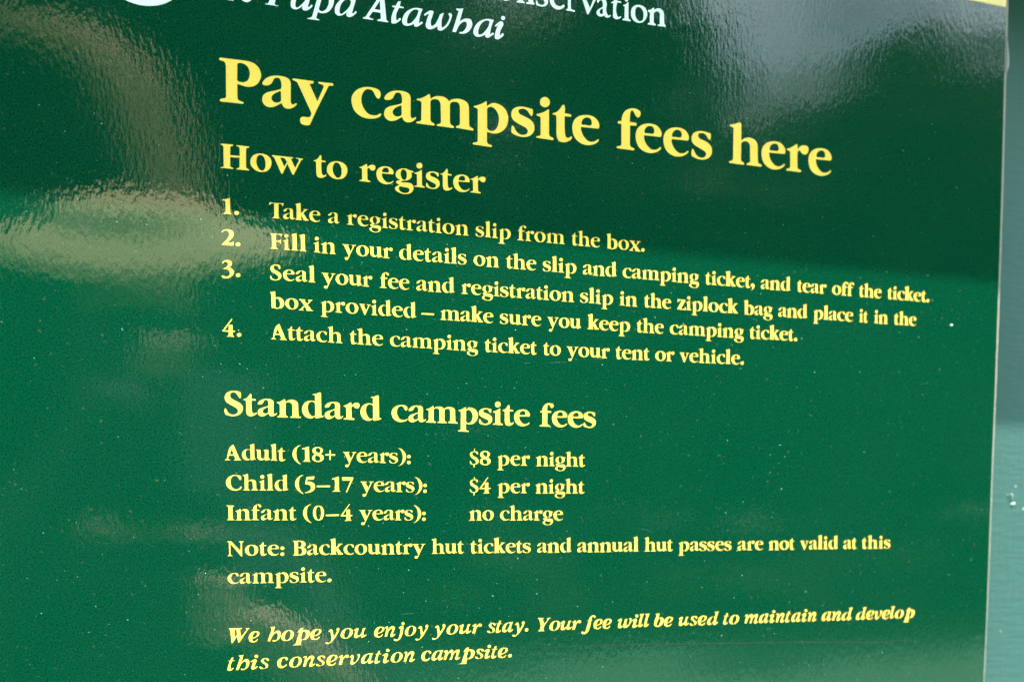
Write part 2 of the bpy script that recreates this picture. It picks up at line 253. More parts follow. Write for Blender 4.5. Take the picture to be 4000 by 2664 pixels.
'if':'471,619* 481,677* 616,678* 677,855 806,997 1013,1063 1170,1010 1207,887 1093,833 1014,918 947,944 895,824 850,670* 938,667* 928,614* 834,612* 708,77 580,-186 373,-339 140,-364 0,-286 10,-165 139,-146 227,-212 310,-176 397,39 585,616*',
'iw':'0,566 131,684 316,737 381,676 319,482 284,262 322,148 417,174 506,329 593,670* 838,701* 745,321 757,173 879,243 1000,460 1009,583 955,683 1050,754 1168,701 1170,529 1039,262 828,48 616,-19 493,25 481,158* 350,15 164,-28 31,40 45,221 138,517* 53,530',
'ii':'0,527 159,645 373,698 438,637 324,246 336,137 458,217 496,181 353,23 166,-35 48,33 67,205 187,511* 65,491|559,880 533,806 458,759 372,762 297,813 269,888 295,961 370,1008 455,1006 531,954',
'il':'71,977* 97,1026* 285,1035 489,1064* 250,306 251,182 374,252 401,217 269,58 108,-1 0,42 14,239 200,900*',
'ib':'99,963* 125,1002* 315,1021 478,1056* 374,662* 536,727 755,685 855,533 803,311 626,92 355,-23 110,10 0,138 9,311 219,900*|312,401* 429,611 527,608 550,468 461,247 316,88 228,130 243,279',
'id':'0,91 35,342 217,564 470,658 695,666* 748,918* 623,967* 633,1007* 830,1037 1028,1062* 798,268 800,157 901,240 941,203 819,40 622,-30 508,24 523,135* 367,28 171,-26 29,14|269,183 332,434 499,606 629,577 615,426 477,202 338,105',
'im':'2,602 145,713 287,740 335,659 291,511* 430,669 597,756 749,703 730,540* 883,670 1050,747 1208,718 1218,601 1097,278 1121,128 1226,203 1255,169 1120,20 953,-34 857,17 872,171 959,471 906,533 763,385 691,225* 618,4* 413,8* 548,464 501,536 358,402 262,210* 190,12* 0,16* 154,587* 49,563',
'iv':'0,505 104,636 262,697 328,603 280,289 301,152 414,192 550,367 597,546 553,661 644,748 747,698 731,494 594,251 367,36 165,-32 67,50 101,320 134,513* 53,480',
'ic':'0,238 25,480 199,670 436,756 672,727 757,643 725,520 626,494 554,586 499,664 400,616 312,443 279,246 342,141 492,155 644,249 678,212 555,54 339,-32 125,10',
'i.':'317,137 287,48 205,-9 107,-18 27,24 0,108 30,197 112,254 210,263 290,221',
}
WHITE={
'te':['1536,-9364* 1542,-9376* 1585,-9385 1600,-9408* 1699,-9687* 1682,-9702* 1688,-9714* 1884,-9728* 1965,-9706 1987,-9641 1940,-9565 1846,-9522 1740,-9517* 1706,-9398* 1719,-9380 1773,-9377* 1769,-9364*|1768,-9692* 1837,-9703 1884,-9682 1889,-9626 1859,-9575 1800,-9543 1745,-9541*', '2813,-9444 2824,-9515 2872,-9598 2933,-9660 3018,-9702 3114,-9705 3211,-9696* 3151,-9494 3138,-9443 3162,-9443 3209,-9489 3221,-9484 3171,-9410 3111,-9372 3056,-9366 3032,-9383 3041,-9449* 2990,-9406 2930,-9368 2858,-9363 2822,-9393|2901,-9445 2914,-9529 2956,-9611 3017,-9667 3065,-9680 3114,-9664 3113,-9623 3052,-9503 2991,-9441 2930,-9397 2904,-9411', '1999,-9435 2009,-9506 2057,-9587 2116,-9648 2198,-9690 2292,-9693 2386,-9684* 2327,-9485 2315,-9435 2338,-9435 2384,-9480 2395,-9475 2347,-9402 2288,-9364 2235,-9358 2212,-9375 2221,-9440* 2171,-9398 2112,-9360 2042,-9356 2007,-9385|2084,-9437 2097,-9519 2139,-9600 2198,-9655 2245,-9668 2292,-9652 2291,-9612 2231,-9493 2171,-9433 2112,-9389 2087,-9403', '2450,-9620 2492,-9673 2576,-9715 2605,-9708 2602,-9690* 2617,-9733 2695,-9762 2760,-9738 2795,-9673 2794,-9580 2757,-9482 2691,-9402 2607,-9363 2524,-9360 2498,-9371* 2464,-9258* 2481,-9244* 2523,-9238* 2520,-9220* 2304,-9214* 2304,-9229* 2357,-9243* 2391,-9274* 2492,-9627*|2581,-9652* 2635,-9695 2688,-9674 2705,-9602 2686,-9506 2638,-9429 2572,-9390 2525,-9406 2515,-9434*', '3663,-9842* 3749,-9873* 3789,-9448* 3797,-9408 3829,-9393* 3822,-9374* 3616,-9373* 3620,-9394* 3669,-9409* 3687,-9439* 3679,-9529* 3532,-9530* 3457,-9423* 3482,-9403* 3543,-9394* 3530,-9375* 3341,-9376* 3347,-9395* 3393,-9416*|3668,-9749* 3677,-9579* 3563,-9580*', '1090,-9445 1102,-9515 1160,-9580 1229,-9602 1279,-9576 1261,-9517 1192,-9472 1152,-9453* 1157,-9399 1202,-9386 1260,-9420 1306,-9454 1315,-9444 1282,-9396 1236,-9357 1190,-9348 1134,-9367|1153,-9478* 1182,-9539 1217,-9567 1228,-9546 1204,-9508', '823,-9640* 858,-9713* 1128,-9711* 1093,-9638* 1076,-9635* 1071,-9674 1015,-9682* 933,-9376* 953,-9357 976,-9351* 973,-9337* 807,-9340* 809,-9355* 841,-9371* 925,-9679* 869,-9675 840,-9643*', '3903,-9674* 3910,-9695* 3975,-9705* 4019,-9789* 4074,-9803* 4051,-9711* 4134,-9702* 4127,-9681* 4040,-9674* 3980,-9468 3991,-9432 4061,-9490 4071,-9477 4016,-9411 3940,-9369 3892,-9372 3886,-9412 3960,-9668*', '4097,-9423 4111,-9508 4170,-9610 4269,-9687 4379,-9725 4501,-9722* 4429,-9492 4426,-9446 4484,-9484 4499,-9471 4444,-9415 4377,-9374 4333,-9382 4334,-9426* 4268,-9389 4191,-9364 4125,-9375|4191,-9447 4214,-9544 4280,-9647 4357,-9694 4412,-9688 4401,-9613 4334,-9499 4246,-9417 4198,-9410', '5516,-9423 5530,-9510 5592,-9614 5695,-9693 5810,-9732 5936,-9729* 5863,-9494 5860,-9446 5920,-9485 5936,-9472 5879,-9415 5809,-9373 5763,-9381 5764,-9426* 5695,-9388 5614,-9362 5546,-9374|5614,-9447 5637,-9546 5706,-9652 5787,-9700 5844,-9694 5833,-9618 5764,-9501 5672,-9417 5621,-9410', '4533,-9612 4589,-9679 4667,-9720 4711,-9712 4699,-9637 4659,-9505 4674,-9432 4732,-9463 4799,-9568 4844,-9675* 4923,-9716* 4873,-9505 4884,-9433 4944,-9473 5012,-9578 5035,-9666 5012,-9704 5046,-9731 5080,-9714 5068,-9628 5012,-9504 4933,-9415 4854,-9370 4799,-9383 4799,-9446* 4743,-9408 4665,-9370 4587,-9373 4559,-9417 4572,-9492 4626,-9651* 4577,-9629 4544,-9603', '5170,-9808* 5177,-9834* 5249,-9841 5313,-9859* 5235,-9590* 5294,-9641 5385,-9675 5464,-9666 5494,-9596 5464,-9496 5384,-9410 5293,-9376 5234,-9378 5234,-9399* 5293,-9412 5350,-9469 5384,-9559 5373,-9606 5328,-9607 5260,-9562 5208,-9490* 5162,-9384* 5090,-9385* 5220,-9794*', '5957,-9610 6015,-9683 6096,-9727 6124,-9709 6061,-9507 6066,-9454 6124,-9506 6138,-9490 6085,-9414 6003,-9370 5957,-9385 5957,-9439 6031,-9659* 5980,-9613|6168,-9802 6161,-9777 6140,-9761 6112,-9757 6092,-9767 6085,-9789 6092,-9814 6112,-9830 6140,-9834 6161,-9824'],
'con':['9265,-10405 9347,-10444 9397,-10488 9418,-10446* 9474,-10481 9564,-10484 9624,-10436 9635,-10348* 9644,-10203* 9678,-10167* 9671,-10141* 9491,-10135* 9491,-10158* 9542,-10176* 9540,-10334* 9526,-10411 9462,-10423 9403,-10381* 9401,-10190* 9452,-10159* 9447,-10136* 9268,-10132* 9268,-10154* 9311,-10174* 9317,-10368* 9283,-10390*', '8886,-10308 8903,-10395 8966,-10461 9054,-10490 9155,-10483 9232,-10423 9254,-10325 9221,-10231 9146,-10157 9057,-10133 8956,-10158 8897,-10227|8980,-10329 8991,-10409 9041,-10450 9105,-10437 9156,-10378 9170,-10279 9146,-10197 9082,-10165 9019,-10201 8985,-10263', '6406,-10401 6480,-10439 6527,-10481 6546,-10441* 6598,-10474 6680,-10477 6734,-10431 6744,-10347* 6752,-10208* 6782,-10173* 6775,-10149* 6610,-10143* 6610,-10164* 6657,-10182* 6657,-10333* 6645,-10407 6586,-10419 6532,-10378* 6528,-10195* 6575,-10166* 6570,-10143* 6406,-10140* 6406,-10161* 6446,-10180* 6452,-10366* 6422,-10387*', '6015,-10302 6032,-10386 6089,-10448 6170,-10476 6263,-10469 6333,-10412 6352,-10318 6322,-10228 6252,-10157 6171,-10134 6078,-10158 6025,-10225|6101,-10322 6112,-10398 6159,-10438 6217,-10425 6263,-10369 6275,-10274 6252,-10196 6194,-10165 6136,-10199 6106,-10259', '8709,-10433* 8777,-10470 8814,-10511* 8827,-10495* 8830,-10195* 8847,-10169* 8880,-10158* 8873,-10135* 8697,-10135* 8699,-10158* 8742,-10175* 8745,-10405* 8714,-10416*|8821,-10554 8814,-10533 8796,-10519 8771,-10516 8754,-10524 8746,-10543 8753,-10564 8771,-10578 8796,-10582 8813,-10573', '8440,-10447* 8501,-10490 8543,-10574* 8575,-10579* 8576,-10497* 8664,-10497* 8659,-10470* 8576,-10464* 8566,-10234 8596,-10183 8659,-10205* 8666,-10186* 8604,-10140 8529,-10135 8487,-10167 8486,-10222* 8489,-10439* 8445,-10430*', '8131,-10411 8167,-10472 8266,-10498 8328,-10463 8346,-10389* 8350,-10213 8380,-10173 8422,-10195* 8437,-10181* 8392,-10141 8330,-10132 8288,-10166* 8219,-10133 8157,-10140 8120,-10178 8132,-10235 8193,-10289 8255,-10329* 8254,-10419 8229,-10459 8180,-10436 8155,-10393|8255,-10302* 8206,-10268 8189,-10222 8219,-10182 8263,-10200*', '7763,-10471* 7917,-10471* 7912,-10448* 7885,-10435* 7977,-10267* 8049,-10443* 8020,-10471* 8019,-10493* 8118,-10493* 8118,-10471* 7943,-10137* 7914,-10134* 7795,-10443*', '7447,-10536* 7508,-10567 7544,-10605* 7561,-10543* 7653,-10596 7689,-10567 7665,-10515 7593,-10508 7561,-10456* 7558,-10193* 7582,-10175* 7650,-10167* 7643,-10140* 7457,-10141* 7461,-10165* 7498,-10184* 7489,-10488*', '7105,-10298 7119,-10398 7200,-10482 7303,-10492 7388,-10440 7400,-10387* 7191,-10370* 7201,-10270 7257,-10208 7329,-10202 7413,-10241 7425,-10225 7377,-10166 7293,-10131 7197,-10149 7125,-10215|7201,-10400* 7231,-10452 7291,-10457 7320,-10403*', '6811,-10232* 6834,-10240* 6863,-10186 6934,-10168 6994,-10199 6993,-10249 6910,-10290 6827,-10331 6827,-10407 6921,-10465 7028,-10453* 7029,-10384* 7005,-10413 6933,-10434 6891,-10399 6922,-10357 7017,-10317 7072,-10261 7053,-10193 6970,-10143 6875,-10140 6816,-10157*', '5997,-10502 6020,-10633 6124,-10724 6251,-10745 6345,-10728* 6356,-10612* 6321,-10617 6286,-10686 6205,-10699 6124,-10639 6101,-10518 6136,-10406 6229,-10367 6322,-10403 6357,-10452* 6380,-10445* 6345,-10375 6252,-10335 6136,-10332 6032,-10390'],
}
WORDS=[
('L0', 'P', 0.03466, 0.03466, -0.376, -0.376, 0),
('L0', 'a', 0.07261, 0.07261, -0.37647, -0.37647, 0),
('L0', 'y', 0.10037, 0.10037, -0.37677, -0.37677, 0),
('L0', 'c', 0.1551, 0.1551, -0.37728, -0.37728, 0),
('L0', 'a', 0.18643, 0.18643, -0.3775, -0.3775, 0),
('L0', 'm', 0.21788, 0.21788, -0.37769, -0.37769, 0),
('L0', 'p', 0.27457, 0.27457, -0.37792, -0.37792, 0),
('L0', 's', 0.31466, 0.31466, -0.378, -0.378, 0),
('L0', 'i', 0.34094, 0.34094, -0.37802, -0.37802, 0),
('L0', 't', 0.35851, 0.35851, -0.37801, -0.37801, 0),
('L0', 'e', 0.3799, 0.3799, -0.37798, -0.37798, 0),
('L0', 'f', 0.42913, 0.42913, -0.37785, -0.37785, 0),
('L0', 'e', 0.45048, 0.45048, -0.37776, -0.37776, 0),
('L0', 'e', 0.48235, 0.48235, -0.37758, -0.37758, 0),
('L0', 's', 0.51534, 0.51534, -0.37736, -0.37736, 0),
('L0', 'h', 0.56027, 0.56027, -0.37698, -0.37698, 0),
('L0', 'e', 0.60002, 0.60002, -0.37657, -0.37657, 0),
('L0', 'r', 0.63128, 0.63128, -0.3762, -0.3762, 0),
('L0', 'e', 0.65931, 0.65931, -0.37583, -0.37583, 0),
('How', 'How', 0.03414, 0.10966, -0.31656, -0.31724, 0),
('How', 'to', 0.11889, 0.15126, -0.31731, -0.3175, 0),
('How', 'register', 0.16197, 0.28848, -0.31755, -0.31772, 0),
('L1', '1.', 0.03498, 0.05059, -0.27583, -0.27583, 0),
('L1', 'Take', 0.07739, 0.12509, -0.27582, -0.2758, 0),
('L1', 'a', 0.13196, 0.14323, -0.2758, -0.27579, 0),
('L1', 'registration', 0.14962, 0.27096, -0.27579, -0.2757, 0),
('L1', 'slip', 0.27769, 0.31476, -0.27569, -0.27566, 0),
('L1', 'from', 0.32127, 0.37287, -0.27565, -0.27559, 0),
('L1', 'the', 0.37953, 0.41172, -0.27558, -0.27554, 0),
('L1', 'box.', 0.41882, 0.4626, -0.27553, -0.27547, 0),
('L2', '2.', 0.03413, 0.05125, -0.24747, -0.24744, 0),
('L2', 'Fill', 0.07759, 0.11168, -0.24739, -0.24733, 0),
('L2', 'in', 0.11783, 0.13939, -0.24732, -0.24729, 0),
('L2', 'your', 0.145, 0.19432, -0.24728, -0.2472, 0),
('L2', 'details', 0.2003, 0.26853, -0.2472, -0.24711, 0),
('L2', 'on', 0.27539, 0.30263, -0.2471, -0.24707, 0),
('L2', 'the', 0.3091, 0.34185, -0.24706, -0.24703, 0),
('L2', 'slip', 0.34876, 0.3857, -0.24702, -0.24699, 0),
('L2', 'and', 0.39251, 0.43085, -0.24699, -0.24696, 0),
('L2', 'camping', 0.43719, 0.52676, -0.24695, -0.24691, 0),
('L2', 'ticket,', 0.53364, 0.59476, -0.2469, -0.24689, 0),
('L2', 'and', 0.60239, 0.64021, -0.24688, -0.24688, 0),
('L2', 'tear', 0.64787, 0.68649, -0.24688, -0.24688, 0),
('L2', 'off', 0.69384, 0.72289, -0.24688, -0.24689, 0),
('L2', 'the', 0.72926, 0.76, -0.24689, -0.2469, 0),
('L2', 'ticket.', 0.76772, 0.8265, -0.2469, -0.24692, 0),
('L3', '3.', 0.03373, 0.05078, -0.2194, -0.21931, 0),
('L3', 'Seal', 0.07747, 0.11971, -0.21917, -0.21897, 0),
('L3', 'your', 0.12502, 0.17419, -0.21895, -0.21874, 0),
('L3', 'fee', 0.1808, 0.2106, -0.21872, -0.21861, 0),
('L3', 'and', 0.21724, 0.25628, -0.21859, -0.21847, 0),
('L3', 'registration', 0.26266, 0.38332, -0.21846, -0.21822, 0),
('L3', 'slip', 0.38984, 0.4269, -0.21821, -0.21818, 0),
('L3', 'in', 0.4336, 0.45471, -0.21817, -0.21816, 0),
('L3', 'the', 0.46176, 0.49403, -0.21816, -0.21816, 0),
('L3', 'ziplock', 0.50101, 0.57448, -0.21816, -0.21821, 0),
('L3', 'bag', 0.58189, 0.61771, -0.21822, -0.21827, 0),
('L3', 'and', 0.62497, 0.66234, -0.21828, -0.21835, 0),
('L3', 'place', 0.66976, 0.72268, -0.21837, -0.21851, 0),
('L3', 'it', 0.73033, 0.74255, -0.21853, -0.21857, 0),
('L3', 'in', 0.75053, 0.76995, -0.21859, -0.21866, 0),
('L3', 'the', 0.77771, 0.80914, -0.21869, -0.21881, 0),
('L4', 'box', 0.07719, 0.11734, -0.19293, -0.19252, 0),
('L4', 'provided', 0.12373, 0.21735, -0.19246, -0.19177, 0),
('L4', '-', 0.22197, 0.2354, -0.19174, -0.19167, 0),
('L4', 'make', 0.24103, 0.2963, -0.19165, -0.19144, 0),
('L4', 'sure', 0.30304, 0.34742, -0.19143, -0.19136, 0),
('L4', 'you', 0.35339, 0.39129, -0.19136, -0.19137, 0),
('L4', 'keep', 0.39828, 0.44663, -0.19137, -0.19148, 0),
('L4', 'the', 0.45355, 0.48559, -0.1915, -0.19163, 0),
('L4', 'camping', 0.49258, 0.58221, -0.19166, -0.19225, 0),
('L4', 'ticket.', 0.58899, 0.65013, -0.1923, -0.19289, 0),
('L5', '4.', 0.0332, 0.0507, -0.16476, -0.16454, 0),
('L5', 'Attach', 0.07711, 0.14485, -0.16422, -0.16354, 0),
('L5', 'the', 0.15092, 0.18412, -0.16349, -0.16323, 0),
('L5', 'camping', 0.19056, 0.28019, -0.16319, -0.16275, 0),
('L5', 'ticket', 0.28647, 0.34279, -0.16273, -0.16263, 0),
('L5', 'to', 0.34904, 0.36892, -0.16263, -0.16263, 0),
('L5', 'your', 0.37485, 0.4236, -0.16264, -0.16273, 0),
('L5', 'tent', 0.42957, 0.46954, -0.16274, -0.1629, 0),
('L5', 'or', 0.47582, 0.49867, -0.16293, -0.16306, 0),
('L5', 'vehicle.', 0.50435, 0.58307, -0.16309, -0.1637, 0),
('LS', 'Standard', 0.03407, 0.18178, -0.09201, -0.09043, 0),
('LS', 'campsite', 0.19159, 0.33535, -0.09036, -0.09001, 0),
('LS', 'fees', 0.34564, 0.40849, -0.09003, -0.09025, 0),
('LA', 'Adult', 0.03332, 0.08942, -0.05014, -0.04989, 0),
('LA', '(18+', 0.09577, 0.13662, -0.04987, -0.04972, 0),
('LA', 'years):', 0.1434, 0.21099, -0.0497, -0.04953, 0),
('LA', '$8', 0.27144, 0.29354, -0.04944, -0.04942, 0),
('LA', 'per', 0.29993, 0.33564, -0.04942, -0.04941, 0),
('LA', 'night', 0.34185, 0.39648, -0.04941, -0.04945, 0),
('LC', 'Child', 0.03406, 0.09178, -0.02181, -0.02158, 0),
('LC', '(5-17', 0.09778, 0.15397, -0.02156, -0.02141, 0),
('LC', 'years):', 0.16005, 0.22724, -0.02139, -0.02129, 0),
('LC', '$4', 0.27139, 0.29339, -0.02127, -0.02128, 0),
('LC', 'per', 0.3002, 0.33551, -0.02128, -0.02131, 0),
('LC', 'night', 0.34137, 0.39614, -0.02132, -0.02142, 0),
('LI', 'Infant', 0.03404, 0.0989, 0.00626, 0.00636, 0),
('LI', '(0-4', 0.10495, 0.15278, 0.00636, 0.00643, 0),
('LI', 'years):', 0.15853, 0.22587, 0.00644, 0.00653, 0),
('LI', 'no', 0.27053, 0.29679, 0.0066, 0.00663, 0),
('LI', 'charge', 0.30308, 0.37213, 0.00664, 0.00674, 0),
('LN', 'Note:', 0.03414, 0.08719, 0.03996, 0.04001, 0),
('LN', 'Backcountry', 0.09453, 0.22531, 0.04002, 0.04008, 0),
('LN', 'hut', 0.23122, 0.26508, 0.04008, 0.04008, 0),
('LN', 'tickets', 0.27113, 0.33669, 0.04008, 0.04007, 0),
('LN', 'and', 0.34351, 0.3819, 0.04006, 0.04005, 0),
('LN', 'annual', 0.38809, 0.45906, 0.04004, 0.03999, 0),
('LN', 'hut', 0.46529, 0.49956, 0.03998, 0.03995, 0),
('LN', 'passes', 0.50583, 0.57131, 0.03994, 0.03986, 0),
('LN', 'are', 0.57876, 0.61153, 0.03985, 0.03979, 0),
('LN', 'not', 0.61812, 0.65198, 0.03978, 0.03972, 0),
('LN', 'valid', 0.65868, 0.70974, 0.03971, 0.03961, 0),
('LN', 'at', 0.71671, 0.73529, 0.0396, 0.03956, 0),
('LN', 'this', 0.74138, 0.78139, 0.03954, 0.03945, 0),
('Lc', 'campsite.', 0.03395, 0.13174, 0.06646, 0.06646, 0),
('LW', 'We', 0.03396, 0.06274, 0.12262, 0.12251, 1),
('LW', 'hope', 0.06978, 0.12145, 0.12248, 0.1223, 1),
('LW', 'you', 0.12491, 0.16542, 0.12229, 0.12216, 1),
('LW', 'enjoy', 0.17267, 0.22786, 0.12214, 0.122, 1),
('LW', 'your', 0.2315, 0.28389, 0.12199, 0.12188, 1),
('LW', 'stay.', 0.28949, 0.3343, 0.12187, 0.1218, 1),
('LW', 'Your', 0.34445, 0.39307, 0.12179, 0.12174, 1),
('LW', 'fee', 0.39336, 0.42819, 0.12174, 0.12172, 1),
('LW', 'will', 0.43489, 0.4728, 0.12172, 0.12171, 1),
('LW', 'be', 0.47792, 0.5008, 0.12171, 0.12171, 1),
('LW', 'used', 0.50735, 0.55686, 0.12171, 0.12173, 1),
('LW', 'to', 0.56226, 0.58241, 0.12174, 0.12175, 1),
('LW', 'maintain', 0.5892, 0.68289, 0.12176, 0.12189, 1),
('LW', 'and', 0.68959, 0.73175, 0.12191, 0.12199, 1),
('LW', 'develop', 0.73633, 0.81874, 0.12201, 0.12223, 1),
('Lt', 'this', 0.0322, 0.0713, 0.14893, 0.14861, 1),
('Lt', 'conservation', 0.0784, 0.21386, 0.14856, 0.14802, 1),
('Lt', 'campsite.', 0.22016, 0.31629, 0.14802, 0.14816, 1),
]
# ------------------------------------------------------------------ lettering
def parse(s):
    out = []
    for c in s.split('|'):
        pts = []
        for t in c.split():
            k = t.endswith('*'); a, b = t.rstrip('*').split(',')
            pts.append((float(a), float(b), k))
        out.append(pts)
    return out
def smooth_contour(pts, seg=4):
    """Catmull-Rom through the points; a point marked * is a corner, two corners in a row make a straight edge"""
    n = len(pts); out = []
    for i in range(n):
        p0, p1, p2, p3 = pts[i-1], pts[i], pts[(i+1) % n], pts[(i+2) % n]
        out.append((p1[0], p1[1]))
        if p1[2] and p2[2]: continue
        a = Vector(p1[:2]); b = Vector(p2[:2]); L = (b-a).length
        if L < 1e-9: continue
        def tan(q, c, r):
            d1 = Vector(c[:2])-Vector(q[:2]); d2 = Vector(r[:2])-Vector(c[:2])
            l1, l2 = max(d1.length, 1e-6), max(d2.length, 1e-6)
            return (d1/l1*l2 + d2/l2*l1)/(l1+l2)
        t2 = None if p2[2] else tan(p1, p2, p3)*L
        t1 = None if p1[2] else tan(p0, p1, p2)*L
        if t1 is None: t1 = (b-a)*1.5 - t2*.5 if t2 is not None else b-a
        if t2 is None: t2 = (b-a)*1.5 - t1*.5
        for s in range(1, seg):
            t = s/seg; h00 = 2*t**3-3*t*t+1; h10 = t**3-2*t*t+t; h01 = -2*t**3+3*t*t; h11 = t**3-t*t
            q = a*h00 + t1*h10 + b*h01 + t2*h11
            out.append((q.x, q.y))
    return out
def fill(contours):
    """triangulate a set of closed contours (holes included) -> verts, tris"""
    cu = bpy.data.curves.new('tmp', 'CURVE'); cu.dimensions = '2D'; cu.fill_mode = 'BOTH'
    for c in contours:
        sp = cu.splines.new('POLY'); sp.points.add(len(c)-1)
        for q, (a, b) in zip(sp.points, c): q.co = (a, b, 0, 1)
        sp.use_cyclic_u = True
    ob = bpy.data.objects.new('tmp', cu); COL.objects.link(ob)
    bpy.context.view_layer.update()
    me = bpy.data.meshes.new_from_object(ob.evaluated_get(bpy.context.evaluated_depsgraph_get()))
    vs = [tuple(v.co[:2]) for v in me.vertices]; fs = [tuple(p.vertices) for p in me.polygons]
    bpy.data.objects.remove(ob); bpy.data.curves.remove(cu); bpy.data.meshes.remove(me)
    return vs, fs
def inside(p, c):
    r = False
    for (x0, y0), (x1, y1) in zip(c, c[1:]+c[:1]):
        if (y0 > p[1]) != (y1 > p[1]) and p[0] < (x1-x0)*(p[1]-y0)/(y1-y0)+x0: r = not r
    return r
def trim(cs, d):
    """thin the strokes by d: outlines move in, counters move out"""
    out = []
    for ci, c in enumerate(cs):
        hole = ci > 0 and inside(c[0], cs[0])
        A = sum(x0*y1-x1*y0 for (x0, y0), (x1, y1) in zip(c, c[1:]+c[:1]))
        sg = (1 if A > 0 else -1)*(-1 if hole else 1); n = len(c); q = []
        for i in range(n):
            a, b, e = Vector(c[i-1]), Vector(c[i]), Vector(c[(i+1) % n])
            d1 = (b-a).normalized() if (b-a).length > 1e-6 else (e-b).normalized(); d2 = (e-b).normalized() if (e-b).length > 1e-6 else d1
            t = d1+d2
            if t.length < .3: q.append(tuple(b + (d1-d2).normalized()*-d)) if 0 else q.append(tuple(b)); continue
            t.normalize(); nn = Vector((-t.y, t.x))*sg
            q.append(tuple(b + nn*d))
        out.append(q)
    return out
GMS = {}
for wt, d_ in (('L0', .008), ('How', .012), ('LS', .012), ('body', .020)):
    G_ = GMS[wt] = {}
    for ch, s in GLYPHS.items():
        raw = [[(a/1000, b/1000) for a, b in smooth_contour(c)] for c in parse(s)]
        w0 = max(p[0] for c in raw for p in c)
        vs, fs = fill(trim(raw, d_))
        G_[ch] = (vs, fs, w0)
GM = GMS['body']
LSB = {c: .030 for c in 'acdegoqsCS08'}; LSB.update({'y': -.005, 'v': -.005, 'w': -.005, 't': -.015, 'T': .0, 'A': -.01, '.': .035, ',': .035, ':': .05, '-': .03, '(': .03, ')': .0, '+': .03, '$': .03, 'f': -.005})
RSB = {c: .030 for c in 'opbSs0C8'}; RSB.update({'a': -.005, 'e': .012, 'c': .012, 'f': -.095, 'r': -.012, 't': .0, 'y': -.02, 'v': -.02, 'w': -.02, 'T': -.07, 'F': -.03, '-': .03, '(': .02, '+': .02, '4': .0})
LSI = {c: .0 for c in 'W'}; LSI.update({'f': -.20, 'j': -.12, 'p': -.06, 'y': -.04})
RSI = {'f': -.17, 'W': -.09, 'Y': -.14, 'd': -.035, 'l': -.02, 'i': -.01, 'j': .0, 'r': -.03}
def layout(text, ital):
    pos = []; x = 0
    for i, ch in enumerate(text):
        key = 'i'+ch if ital else ch
        l = LSI.get(ch, .012) if ital else LSB.get(ch, .006)
        r = RSI.get(ch, .0) if ital else RSB.get(ch, .006)
        if i: x += l
        pos.append((key, x)); x += GM[key][2]
        end = x
        x += r
    return pos, end
SIGN_AT = Vector((0.2, 0, ZC-0.25))
sign = empty('campsite_fee_sign', SIGN_AT)
tag(sign, 'large green campsite fees sign with yellow serif lettering, fixed on the teal painted board', 'sign')
T_TEXT = -0.00003
def letter_obj(name, vs, fs, mat, label=None):
    o = mesh(name, vs, fs, mat, sign, off=SIGN_AT)
    if label: o['label'] = label
    return o
LINES = {}
for w_ in WORDS:
    key = w_[0]
    if key in ('LA', 'LC', 'LI') and w_[2] > .21: key += 'p'          # the right-hand column of prices
    LINES.setdefault(key, []).append(w_)
LAB = {'L0': 'large bold yellow heading "Pay campsite fees here"', 'How': 'yellow subheading "How to register"', 'LS': 'yellow subheading "Standard campsite fees"',
       'LW': 'yellow italic line beginning "We hope you enjoy your stay"', 'Lt': 'last yellow italic line "this conservation campsite."',
       'LA': 'yellow words "Adult (18+ years):"', 'LC': 'yellow words "Child (5–17 years):"', 'LI': 'yellow words "Infant (0–4 years):"', 'LAp': 'yellow price "$8 per night"', 'LCp': 'yellow price "$4 per night"', 'LIp': 'yellow words "no charge"',
       'LN': 'yellow note line beginning "Note: Backcountry hut tickets"', 'Lc': 'yellow note line "campsite."', 'L1': 'yellow step 1 line "Take a registration slip from the box."',
       'L2': 'yellow step 2 line beginning "Fill in your details"', 'L3': 'yellow step 3 line beginning "Seal your fee"', 'L4': 'yellow line "box provided – make sure you keep the camping ticket."', 'L5': 'yellow step 4 line "Attach the camping ticket to your tent or vehicle."'}
cnt = 0
for ln, ws in LINES.items():
    V, F = [], []
    sz = SIZE[ln.rstrip('p')]
    if ln in ('LW', 'Lt'): pass
    for (_, text, X0, X1, Y0, Y1, ital) in ws:
        pos, end = layout(text, ital)
        n = len(text)
        if ln == 'L0':
            plc = [(pos[0][0], 0.0)]; sx = 1.0
        elif n == 1: plc = pos; sx = (X1-X0)/sz/end if X1 > X0 else 1
        else:
            tgt = (X1-X0)/sz; gap = (tgt-end)/(n-1)
            g2 = max(-.03, min(.035, gap)); rest = tgt - g2*(n-1)
            sx = max(.72, min(1.15, rest/end)); plc = [(k_, x_*sx + g2*i) for i, (k_, x_) in enumerate(pos)]
            if abs(sx-1) > .06: print('fit', ln, text, round(gap, 3), 'sx', round(sx, 3))
        for (key, gx) in plc:
            vs, fs, wdt = GMS.get(ln, GM)[key]; cnt += 1
            y = T_TEXT - (cnt % 3)*0.000006
            b0 = len(V)
            for (a, b) in vs:
                X = X0 + (gx + a*sx)*sz
                t = (X-X0)/(X1-X0) if X1 > X0 else 0
                V.append(P(X, Y0+(Y1-Y0)*t - b*sz, y))
            F += [tuple(b0+i for i in f) for f in fs]
    letter_obj('lettering', V, F, M_yellow, LAB.get(ln))
